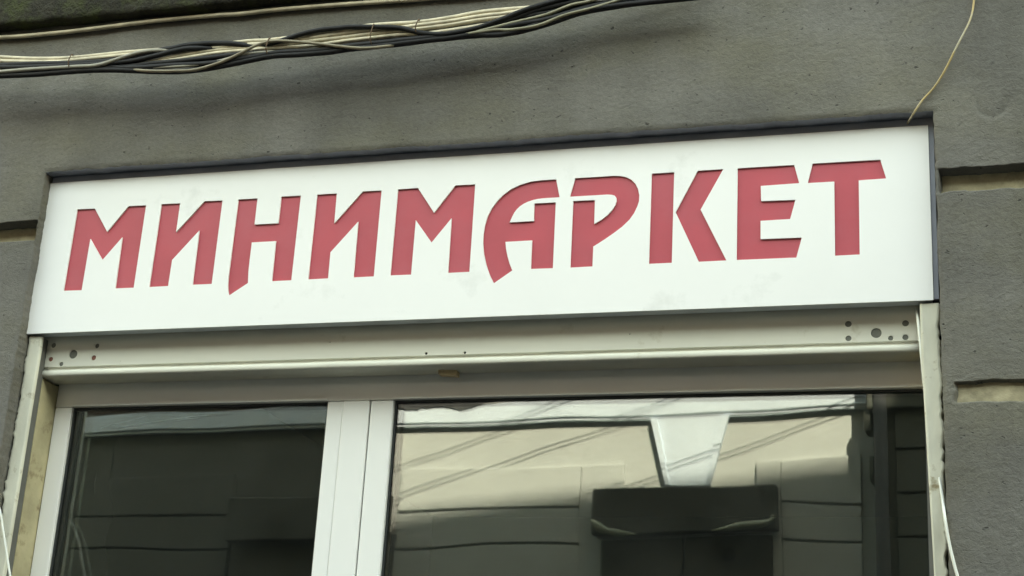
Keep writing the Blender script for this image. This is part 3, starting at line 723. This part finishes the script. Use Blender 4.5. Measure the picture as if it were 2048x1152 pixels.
for c in (-2.39, -5.80):
    for s0, s1 in (((c - 0.94, c - 0.57), (c + 0.57, c + 0.79)) if c > -5 else ()):
        ob('jamb_block', s0, s1, 0.0005, 0.034, 2.2, 4.742, 'opp_cream' if s0 > -5.6 else 'opp_shade_left', 0.006)
    ob('awning_box', c - 0.80, c + 0.775, 0.035, 0.16, 4.12, 4.505, 'opp_dark', 0.01)
    if c < -5:
        ob('shutter', c - 0.74, c + 0.72, 0.036, 0.07, 1.6, 4.09, 'opp_dark', 0.01)
        continue
    # keystone: trapezoid with a raised rim
    bm = bmesh.new()
    kz1, kz0 = 5.134, 4.545
    for (a1, a0, y0, y1, t0, t1) in ((0.345, 0.20, 0.0005, 0.040, kz0, kz1 + 0.026),):
        vs = [bm.verts.new((c - a0 * 1.05, y1, t0 - 0.12)), bm.verts.new((c + a0 * 0.95, y1, t0 - 0.12)), bm.verts.new((c + a1, y1, t1 - 0.12)), bm.verts.new((c - a1, y1, t1 - 0.12))]
        bm.faces.new(vs)
        wall_of(bm, vs, y0 - y1)
    ks = put('keystone', bm, M['opp_white'], opp)
    for sg in (-1, 1):
        bm = bmesh.new()
        vs = [bm.verts.new((c + sg * 0.20, 0.062, kz0 - 0.12)), bm.verts.new((c + sg * 0.165, 0.062, kz0 - 0.12)), bm.verts.new((c + sg * 0.285, 0.062, kz1 - 0.12)), bm.verts.new((c + sg * 0.345, 0.062, kz1 - 0.12))]
        bm.faces.new(vs)
        wall_of(bm, vs, -0.0218)
        put('rim', bm, M['opp_white'], ks)
    bm = bmesh.new()
    add_box(bm, c - 0.74, c - 0.02, 0.036, 0.07, 1.6 - 0.12, 4.09 - 0.12, 0.01)
    put('shutter', bm, M['opp_dark'], opp)
    bm = bmesh.new()
    add_box(bm, c + 0.0, c + 0.72, 0.036, 0.07, 1.6 - 0.12, 4.09 - 0.12, 0.01)
    put('shutter', bm, M['opp_dark'], opp)
    bm = bmesh.new()
    bmesh.ops.create_cone(bm, cap_ends=True, segments=24, radius1=0.055, radius2=0.05, depth=0.03, matrix=Matrix.Translation((c + 0.38, 0.085, 3.94 - 0.12)) @ Matrix.Rotation(math.pi / 2, 4, 'X'))
    put('vent', bm, M['soffit_black'], opp)
    for rod, prof in (([(-0.78, 0.19, 4.10), (-0.745, 0.2, 4.075), (-0.70, 0.2, 4.035), (-0.62, 0.2, 4.01), (-0.52, 0.2, 3.995), (-0.40, 0.19, 3.99)], [0.02, 0.042, 0.026, 0.034, 0.020, 0.004]),
                      ([(0.26, 0.19, 3.99), (0.40, 0.2, 4.005), (0.50, 0.2, 4.02), (0.66, 0.2, 4.03), (0.74, 0.19, 4.06), (0.755, 0.19, 4.11)], [0.004, 0.020, 0.032, 0.034, 0.030, 0.012])):
        bm = bmesh.new()
        sp = spline([Vector((c + x, y, z)) for x, y, z in rod], 0.02)
        n = len(prof) - 1
        add_tube(bm, sp, lambda t: prof[min(n, int(t * n))] * (1 - (t * n) % 1) + prof[min(n, int(t * n) + 1)] * ((t * n) % 1), 8)
        put('rolled_awning', bm, M['opp_pale'], opp, True)
# jagged dark sheet standing in for an irregular shadow on the cornice
bm = bmesh.new()
fx = frange(-5.3, -3.9, 0.015)
top = [bm.verts.new((x, 0.064, 5.42 - 0.12)) for x in fx]
def jagged_edge(x):
    a = 0.045 + 0.03 * fn(x, 0, 4.0, 6.6) + 0.02 * fn(x, 0, 14, 1.6) + 0.012 * fn(x, 0, 50, 2.6)
    if x > -4.45: a *= max(0.0, (-3.95 - x) / 0.5)
    return 5.352 - max(0.0, a)
low = [bm.verts.new((x, 0.064 + 0.004 * fn(x, 0, 20, 3), jagged_edge(x) - 0.12)) for x in fx]
for k in range(len(fx) - 1):
    bm.faces.new((top[k], top[k + 1], low[k + 1], low[k]))
put('jagged_shade', bm, M['shade_and_pipe'], opp)
bm = bmesh.new()
add_tube(bm, [Vector((-0.80, 0.30, 0.0)), Vector((-0.80, 0.30, 3.0)), Vector((-0.80, 0.30, 8.0))], 0.05, 12)
put('drainpipe', bm, M['shade_and_pipe'], opp, True)

# wires slung across the street from our roof down to the cream house, their shadows fall on it
def opp_world(s, z):
    return Vector((s * math.cos(OPP_R), OPP_Y + s * math.sin(OPP_R), z))
for k, (s_, z_) in enumerate(((-4.05, 5.083), (-3.05, 5.10), (-2.12, 4.813))):
    for dz in (0.0, 0.042):
        pts = []
        for s in (-43, -30, -20, -12, -8, -4, -1, 0.1):
            pts.append(opp_world(s, z_ - dz + 0.315 * (s - s_)) + sun_vec * (0.5 + 0.35 * (-1.0 - s)))
        o = tube('street_wire', pts, 0.004, M['black'], None, 0.5, 6)
        tag(o, 'thin black wire slung across the street to the mirrored cream house', 'wire', 'wires over the street')
